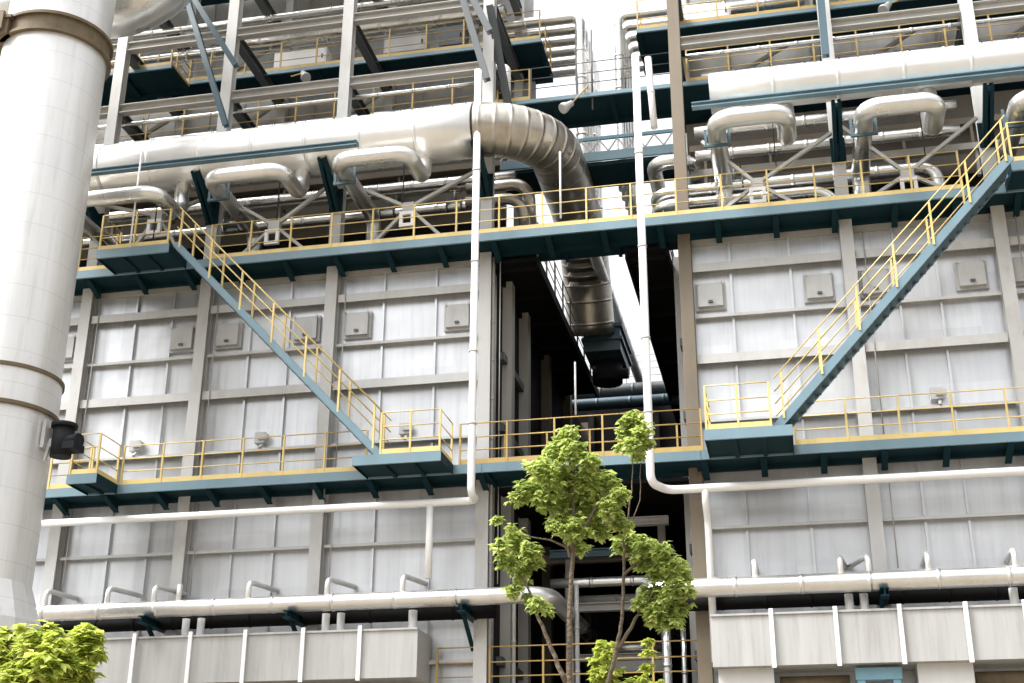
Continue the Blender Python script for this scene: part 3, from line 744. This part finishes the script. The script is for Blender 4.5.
MB().tube([(a.x-.6,41.4,a.z-.9),(a.x+.6,41.4,a.z-.9)], .18, 12).build('valve_body', 'black', t2)
for lab, x0, x1, px, y, r, m in (('silver cross pipe low in the gap above the leaning stem', -6.5, -3.2, (600,582), 35, .13, 'clad'),
                          ('grey cross pipe low in the gap, second from the top', -6.4, -3.6, (600,600), 37, .14, 'greysteel'),
                          ('pale cross pipe deep in the gap behind the leaves', -6.4, -3.9, (610,532), 40, .16, 'clad')):
    z = at(*px, y).z; pipe(lab, [(x0,y,z),(x1,y,z)], r, m)
for lab, p, y, r, m, top in (('grey post standing left of the tree stem in the gap', (577,620), 34.6, .06, 'steel', 585),
                     ('pale upright pipe behind the railing right of the trees', (667,655), 33.6, .11, 'clad', 620),
                     ('slim pale upright pipe behind the railing by the tan column', (684,655), 33.8, .07, 'clad', 628),
                     ('slim grey conduit at the left corner of the gap, lower', (514,620), 33.5, .05, 'greysteel', 560),
                     ('slim grey conduit beside the left corner column', (492,400), 33.0, .05, 'greysteel', 250)):
    a = at(p[0], p[1], y); zt = at(p[0], top, y).z; pipe(lab, [(a.x,y,zt),(a.x,y,0 if p[1] > 500 else 6)], r, m)
for lab, x0, x1, p, y, m in (('pale boxy pipe rack beam in the gap behind the tree crown', -5.3, -3.3, (612,523), 35.2, 'hatch'), ('grey rack beam low in the gap below the cross pipes', -6.0, -3.4, (605,607), 35.6, 'greysteel'), ('tan rack beam deep in the gap left of the leaning stems', -7.2, -4.0, (560,560), 36.5, 'tan'), ('dark blue rack beam in the gap just above the cross pipes', -6.6, -3.2, (600,553), 35.4, 'midblue')):
    z = at(*p, y).z; tag(MB().ibeam((x0,y,z),(x1,y,z), .25, .22, .03).build('rack_beam', m), lab, 'beam')
t = thing('pipe_rack', 'grey two legged rack in the gap carrying the cross pipes', 'rack', (-4.8, 35.4, 0))
for x in (-6.2, -3.6): MB().ibeam((x,36.2,0),(x,36.2,11.2), .2, .2, .025, (0,1,0)).build('leg', 'greysteel', t)
for z in (7.4, 10.3): MB().ibeam((-6.08,36.2,z),(-3.72,36.2,z), .18, .18, .025).build('crossbar', 'greysteel', t)
cab = MB(); a = at(630,655,37)
t = thing('pump_skid', 'pale equipment skid on the gap floor behind the railing', 'machine', (a.x, 37, a.z-1))
MB().box(a.x-.9, a.x+.9, 37, 38, a.z-.45, a.z-.05).build('body', 'hatch', t); MB().tube([(a.x-.8,37.3,a.z+.25),(a.x+.9,37.3,a.z+.25)], .17, 14).build('pipe', 'clad', t)
MB().box(a.x-.7, a.x+.7, 37, 38, 0, a.z-.452).build('plinth', 'sidewall', t)

# ------------------------------------------------------------------ trees
def leafcloud(mb, c, r, n, L):
    for _ in range(n):
        while True:
            v = Vector((random.uniform(-1,1), random.uniform(-1,1), random.uniform(-1,1)))
            if .25 < v.length < 1: break
        v *= .55+.45*random.random()
        p = c+Vector((v.x*r, v.y*r, v.z*r))
        # a drooping spray of leaflets on a thin stalk
        az = random.uniform(0, 2*math.pi)
        for k in range(4):
            a2 = az+(k-1.5)*.75+random.uniform(-.3,.3)
            d = Vector((math.cos(a2), math.sin(a2), random.uniform(-1.1,.1))).normalized()
            s = d.cross(Vector((random.uniform(-.4,.4),random.uniform(-.4,.4),1))).normalized()
            l = L*random.uniform(.55,1.45); w = l*random.uniform(.22,.34)
            nn = s.cross(d)*l*.08
            mb.add([p, p+d*l*.45+s*w+nn, p+d*l, p+d*l*.45-s*w+nn], [(0,1,2),(0,2,3)])
def tree(name, label, Y, limbs, clumps, L, leafm, dens=1.):
    base = at(*limbs[0][0][0], Y); base.z = 0
    t = thing(name, label, 'tree', tuple(base))
    for i, (pts, r0, r1) in enumerate(limbs):
        P = [at(x, y, Y+(dy[0] if dy else 0)) for (x, y, *dy) in pts]
        if i == 0: P = [Vector((P[0].x, P[0].y, 0))]+P
        Q = []
        for a, b in zip(P, P[1:]):
            m = 5
            for k in range(m):
                q = a.lerp(b, k/m)
                if k: q += Vector((random.uniform(-.012,.012), random.uniform(-.012,.012), 0))
                Q.append(q)
        Q.append(P[-1])
        MB().tube(Q, r0, 8, True, r1).build('trunk' if i == 0 else 'branch', 'bark', t)
    lm = MB()
    for (x, y, rp, *dy) in clumps:
        c = at(x, y, Y+(dy[0] if dy else random.uniform(-.5,.5)*rp/20)); r = rp*1.08/1332.2*(c-CP).length
        leafcloud(lm, c, r, int(dens*(r/L)**2*16)+8, L)
    for (x, y, rp, *dy) in clumps:
        if rp >= 9 and random.random() < .7:
            c = at(x+random.uniform(-1,1)*rp*1.3, y+random.uniform(-.9,.9)*rp*1.2, Y+random.uniform(-.3,.3)); leafcloud(lm, c, rp*.35/1332.2*(c-CP).length, 7, L)
    lm.build('crown', leafm, t)
    return t
tree('young_tree', 'young light green tree standing before the dark gap, taller of the two', 17,
     [([(570,690),(570,600),(573,540),(574,470)], .047, .018),
      ([(566,683),(548,640),(533,605),(524,575)], .035, .012), ([(573,560),(560,530),(545,500),(530,488)], .03, .008), ([(574,545),(592,515),(605,490)], .028, .008), ([(574,500),(570,460),(567,430)], .025, .006),
      ([(572,550),(550,540),(520,535)], .018, .006)],
     [(566,436,14),(556,452,13),(574,452,16),(590,462,13),(545,470,15),(563,476,18),(584,484,18),(606,482,15),(527,490,13),(545,496,16),(566,502,18),(590,508,18),(612,506,14),(620,494,10),(573,527,14),(600,528,14),(556,522,11),(580,546,9),(516,497,8),(622,524,9),(535,468,9),
      (516,541,14),(530,552,12),(507,560,11),(522,572,12),(536,562,8),(500,545,8),(497,520,5),(515,588,9),(538,604,10),(530,598,7),(548,611,5)], .088, 'leaf')
tree('young_tree', 'young light green tree with leaning stems, right of the taller one', 17.6,
     [([(606,690),(616,650),(622,620),(624,560),(623,535)], .038, .015), ([(617,650),(640,612),(655,590)], .03, .01), ([(624,575),(645,555),(665,560)], .022, .008),
      ([(624,540),(632,490),(634,450)], .014, .005), ([(623,550),(640,500),(641,462)], .010, .004)],
     [(634,420,11),(626,430,11),(642,432,12),(634,444,11),(622,446,7),(648,444,7),(637,455,6),
      (622,545,11),(634,540,12),(648,548,14),(662,552,12),(672,566,14),(658,570,14),(642,562,11),(682,574,11),(686,590,10),(674,588,13),(660,592,12),(648,594,12),(640,604,9),(656,610,11),(672,610,11),(682,606,9),(664,622,9),(676,622,7),(650,618,8)], .088, 'leaf')
tree('leafy_sapling', 'small bright sapling low behind the leaning stems', 18.2, [([(601,700),(602,670),(602,645)], .02, .006)],
     [(602,648,9),(600,662,11),(608,656,8),(598,676,11),(610,674,9)], .09, 'leafy')
tree('leafy_sapling', 'bright bush top at the bottom edge right of the stems', 18.2, [([(645,705),(645,690)], .02, .008), ([(646,690),(648,660),(649,640)], .008, .003)],
     [(632,684,8),(645,682,9),(658,686,8),(648,652,4),(649,640,3.5),(647,665,4)], .11, 'leafy')
tree('leafy_shrub', 'yellow green leafy tree top at the bottom left corner before the stack', 12, [([(50,730),(48,690),(45,650)], .05, .015), ([(50,690),(75,660),(85,645)], .02, .008), ([(48,690),(20,660),(8,645)], .02, .008)],
     [(48,632,13),(38,642,13),(56,645,13),(88,634,13),(80,646,14),(92,650,11),(8,636,13),(4,652,15),(22,664,16),(45,664,17),(68,666,17),(88,668,10),(14,684,17),(40,686,18),(66,686,18),(84,684,9),(26,648,8),(98,636,5)], .115, 'leafy', 1.1)

# ------------------------------------------------------------------ light
sun_el, sun_az = math.radians(56), math.radians(244)      # azimuth clockwise from +Y
w = D.worlds.new('World'); sc.world = w; w.use_nodes = True
n = w.node_tree.nodes; l = w.node_tree.links
sky = n.new('ShaderNodeTexSky'); sky.sky_type = 'NISHITA'; sky.sun_disc = False
sky.sun_elevation = sun_el; sky.sun_rotation = sun_az; sky.air_density = 1.; sky.dust_density = 4.; sky.ozone_density = 1.
hs = n.new('ShaderNodeHueSaturation'); hs.inputs['Saturation'].default_value = .12
l.new(sky.outputs[0], hs.inputs['Color'])
bg = n['Background']; bg.inputs['Strength'].default_value = .12
# overcast: the zenith about three times as bright as the horizon
tc = n.new('ShaderNodeTexCoord'); sx = n.new('ShaderNodeSeparateXYZ'); l.new(tc.outputs['Generated'], sx.inputs[0])
mr = n.new('ShaderNodeMapRange'); mr.inputs[1].default_value = 0; mr.inputs[2].default_value = .85; mr.inputs[3].default_value = .3; mr.inputs[4].default_value = 2.2
l.new(sx.outputs[2], mr.inputs[0])
vm = n.new('ShaderNodeVectorMath'); vm.operation = 'SCALE'; l.new(hs.outputs[0], vm.inputs[0]); l.new(mr.outputs[0], vm.inputs['Scale'])
l.new(vm.outputs[0], bg.inputs['Color'])
sl = D.lights.new('sun', 'SUN'); sl.energy = 2.1; sl.angle = math.radians(24); sl.color = (1, .98, .95)
so = D.objects.new('sun', sl); COL.objects.link(so)
to_sun = Vector((math.sin(sun_az)*math.cos(sun_el), math.cos(sun_az)*math.cos(sun_el), math.sin(sun_el)))
so.rotation_euler = to_sun.to_track_quat('Z', 'Y').to_euler(); so.location = (0, -20, 40)
sc.view_settings.view_transform = 'Standard'; sc.view_settings.look = 'None'
sc.view_settings.exposure = 1.42; sc.view_settings.gamma = 1
sc.render.engine = 'CYCLES'
sc.cycles.use_denoising = True; sc.cycles.max_bounces = 6
for o in D.objects:
    if '_o' in o: del o['_o']
